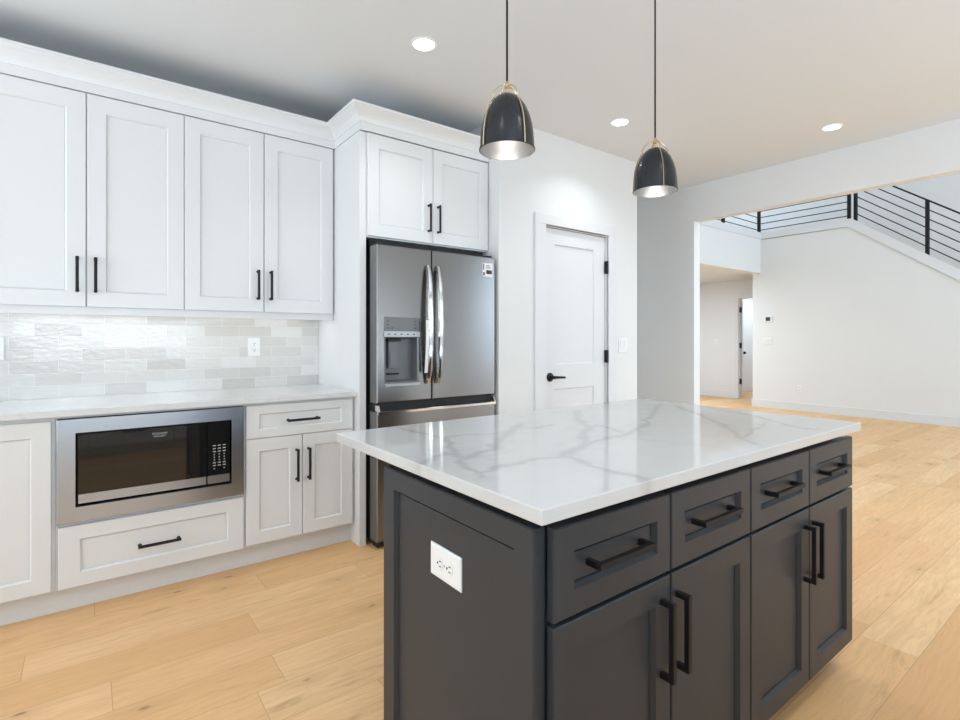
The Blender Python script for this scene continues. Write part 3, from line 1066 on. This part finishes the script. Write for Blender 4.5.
# ------------------------------------------------------------------ island
IY = 0.705
IB = 1.352
G2 = 'charcoal island cabinets'


def island_cabinet(x0, xm, x1, label):
    r = thing('island_cabinet', ((x0 + x1) / 2, 1.0, 0), label, 'cabinet', G2)
    MB().box(x0, x1, IY + 0.028, IB, 0.10, 0.855).box(x0, x1, IY + 0.07, IB, 0.855, 0.8835).build('body', M['char'], r)
    for a, b in ((x0 + .003, xm - .003), (xm + .003, x1 - .003)):
        if b > 2.2:
            b = 2.284
        dw = MB().front(a, b, 0.677, 0.860, IY, 0.02, (0.055, 0.052, 0.052, 0.054), 0.012, 0.007, 0.003, 0.005).build('drawer', M['char'], r)
        pull(dw, ((a + b) / 2 + .003, IY + 0.0119, 0.768), 0.187, 'x', proj=0.040, w=0.013, t=0.013)
    for a, b, hx_ in ((x0 + .003, xm - .003, xm - .040), (xm + .003, x1 - .003, xm + .023)):
        if b > 2.2:
            b = 2.284
        dw = MB().front(a, b, 0.098, 0.668, IY, 0.02, (0.058, 0.058, 0.058, 0.058), 0.012, 0.007, 0.003, 0.005).build('door', M['char'], r)
        pull(dw, (hx_, IY, 0.532), 0.182, 'z', proj=0.036, w=0.013, t=0.013)
    return r


island_cabinet(0.7095, 1.102, 1.494, 'charcoal island cabinet with two drawers over two doors nearest the camera')
island_cabinet(1.4945, 1.894, 2.284, 'charcoal island cabinet with two drawers over two doors at the far end')
# end panel facing -X: local x = -world Y
ep = MB(rotL).front(-1.36, -0.728, 0.0, 0.860, 0.68, 0.028, (0.064, 0.056, 0.06, 0.054), 0.012, 0.007, 0.003, 0.005).build('island_end_panel', M['char'])
tag(ep, 'charcoal framed end panel of the island carrying the white outlet', 'panel')
tag(MB().box(0.72, 2.27, IY + 0.085, IY + 0.10, 0.0, 0.0995).build('island_toe_kick', M['char']), 'charcoal toe kick board recessed under the island doors', 'toe kick')
tag(MB().box(0.7095, 2.284, IB + 0.0085, IB + 0.0265, 0.0, 0.8835).build('island_back_panel', M['char']), 'charcoal back panel of the island facing the refrigerator', 'panel')
tag(MB().box(0.657, 2.300, 0.682, 1.657, 0.8845, 0.9145).build('island_countertop', M['quartz'], None, 0.0025),
    'large white quartz island top with grey veins', 'countertop')
outlet((0.6915, 1.047, 0.678), TFX, 'white outlet set sideways in the charcoal island end panel', 'island outlet', True, 0.080, 0.132)

# ------------------------------------------------------------------ pendants
FW = Vector((math.cos(YAW), math.sin(YAW), 0))
RT = Vector((math.sin(YAW), -math.cos(YAW), 0))


def pendant(x, y, rim, turn, label):
    r = thing('pendant_light', (x, y, CEIL), label, 'pendant light', 'pendants over the island')
    MB().lathe([(0, 0), (0.06, 0), (0.06, -0.018), (0.05, -0.025), (0, -0.025)], (x, y, CEIL - 0.0005), 32, False, False).build('canopy', M['black'], r, smooth=True)
    top = rim + 0.165
    MB().tube([(x, y, top + 0.04), (x, y, CEIL - 0.022)], 0.0032, 8).build('cord', M['black'], r, smooth=True)
    po = [(0.0805, 0.0), (0.0800, 0.02), (0.0785, 0.045), (0.0745, 0.075), (0.0680, 0.10), (0.0575, 0.125), (0.044, 0.145), (0.030, 0.158), (0.016, 0.164), (0.006, 0.165)]
    s = MB()
    s.lathe([(a, z) for a, z in po], (x, y, rim), 48, False, True)
    s.lathe([(a, z) for a, z in po[:1]] + [(0.0825, 0.001), (0.0825, 0.005), (0.0803, 0.006)], (x, y, rim), 48, False, False)
    s.mi = 1
    s.lathe([(0.0805, 0.0)] + [(max(a - 0.002, 0.003), z - 0.002 if z > .1 else z) for a, z in po], (x, y, rim), 48, False, True)
    s.build('shade', [M['shade'], M['shadein']], r, smooth=True)
    MB().lathe([(0, 0.040), (0.004, 0.039), (0.006, 0.032), (0.009, 0.028), (0.009, 0.020), (0.006, 0.016), (0.006, 0.010), (0.010, 0.007), (0.010, 0.0), (0, 0)], (x, y, top), 20, False, False).build('socket_cap', M['brass'], r, smooth=True)
    ang_ = math.atan2(y, x)          # the hoops' turn, measured from the aisle side
    FW = Vector((math.cos(ang_), math.sin(ang_), 0))
    RT = Vector((math.sin(ang_), -math.cos(ang_), 0))
    a1 = -math.cos(turn) * RT - math.sin(turn) * FW
    a2 = math.sin(turn) * RT - math.cos(turn) * FW
    for dv in (a1, a2):
        path = []
        side = [(p + 0.004, z) for p, z in po[:7]]
        pts = side + [(0.050, 0.156), (0.041, 0.170), (0.029, 0.182), (0.016, 0.189), (0.006, 0.190)]
        for p, z in pts:
            path.append(Vector((x, y, rim + z)) + dv * p)
        for p, z in reversed(pts):
            path.append(Vector((x, y, rim + z)) - dv * p)
        MB().tube(path, 0.0019, 8).build('hoop', M['brass'], r, smooth=True)
        
    bl = [(0, -0.052)] + [(0.030 * math.sin(t), -0.022 - 0.030 * math.cos(t)) for t in [0.3 * k for k in range(1, 9)]] + [(0.013, 0.02), (0.013, 0.05), (0, 0.05)]
    MB().lathe(bl, (x, y, rim + 0.095), 24, False, False).build('bulb', M['bulb'], r, smooth=True)
    pl = bpy.data.lights.new('pendant_glow', 'POINT')
    pl.energy = 0.28
    pl.color = (1, 0.95, 0.88)
    pl.shadow_soft_size = 0.025
    po_ = bpy.data.objects.new('pendant_glow', pl)
    COL.objects.link(po_)
    po_.location = (x, y, rim + 0.012)


pendant(0.986, 1.17, 1.780, 0.64, 'black dome pendant with brass hoops hanging in front of the refrigerator cabinets')
pendant(1.722, 1.17, 1.786, 0.36, 'black dome pendant with brass hoops hanging farther back by the pantry wall')

# ------------------------------------------------------------------ recessed lights
def can_glow(x, y):
    area('can_glow', (x, y, CEIL - 0.012), (0, 0, 0), 0.1, 0.1, 3.4, (0.90, 0.96, 1.0), 'DISK').data.spread = math.radians(120)


for x, y, lb in ((1.377, 2.295, 'round recessed ceiling light above the refrigerator, left of the pendants'),
                 (2.962, 2.293, 'round recessed ceiling light between the two pendants, by the pantry'),
                 (4.239, 1.433, 'round recessed ceiling light at right above the wide opening')):
    r = thing('recessed_light', (x, y, CEIL), lb, 'ceiling light', 'recessed ceiling lights')
    MB().lathe([(0.053, -0.002), (0.056, -0.006), (0.066, -0.005), (0.070, -0.0005), (0.053, -0.0005)], (x, y, CEIL), 40, False, False).build('trim_ring', M['plate'], r, smooth=True)
    MB().lathe([(0.0, -0.004), (0.053, -0.004), (0.053, -0.001), (0.0, -0.001)], (x, y, CEIL), 40, False, False).build('lens', M['can'], r)
    can_glow(x, y)

# unseen ceiling lights added to brighten the floor, over the near half of the kitchen
for x, y in ((-0.205, 0.55), (1.377, 0.0), (2.962, 0.0)):
    c = copy_tree(r, (x - 4.239, y - 1.433, 0))
    c['label'] = 'added unseen recessed ceiling light over the near half of the kitchen'
    c['group'] = 'added recessed lights over the near half'
    can_glow(x, y)

# ------------------------------------------------------------------ railings
r = thing('stair_railing', (SX + 0.05, 2.95, 3.13), 'black metal stair railing sloping down to the right above the stair wall', 'railing')
RX = SX + 0.05


def zr(z207, y):
    return z207 + SLOPE * (y - 2.0716)


for y_ in (2.952, 2.072, 1.19, 0.31):
    zt = zr(3.239, y_)
    zb = zr(2.42, y_) if y_ < 2.9 else 3.10
    MB().box(RX - .022, RX + .022, y_ - .022, y_ + .022, zb, zt).build('post', M['black'], r)
for z7 in (3.106, 2.971, 2.835, 2.70, 2.564):
    MB().tube([(RX, 0.31, zr(z7, 0.31)), (RX, 2.952, zr(z7, 2.952))], 0.0075, 8).build('bar', M['black'], r)
MB().prism([(0.2, zr(3.225, .2)), (2.98, zr(3.225, 2.98)), (2.98, zr(3.252, 2.98)), (0.2, zr(3.252, .2))], RX - .025, RX + .025).build('handrail', M['black'], r)
r = thing('balcony_railing', (SX + 0.05, 3.7, 3.135), 'black metal balcony railing turning the corner above the hall', 'railing')
BYR = BKY + 0.05
for x_, y_ in ((RX, 3.04), (RX, BYR), (8.435, BYR), (7.2, BYR), (5.9, BYR)):
    MB().box(x_ - .022, x_ + .022, y_ - .022, y_ + .022, 3.1352, 4.09).build('post', M['black'], r)
for k in range(8):
    z = 3.195 + k * 0.113
    MB().tube([(RX, 3.04, z), (RX, BYR, z), ], 0.0075, 8).build('bar', M['black'], r)
    MB().tube([(RX, BYR, z), (4.95, BYR, z)], 0.0075, 8).build('bar', M['black'], r)
MB().box(RX - .025, RX + .025, 3.02, BYR + .025, 4.09, 4.115).box(4.95, RX - .025, BYR - .025, BYR + .025, 4.09, 4.115).build('handrail', M['black'], r)
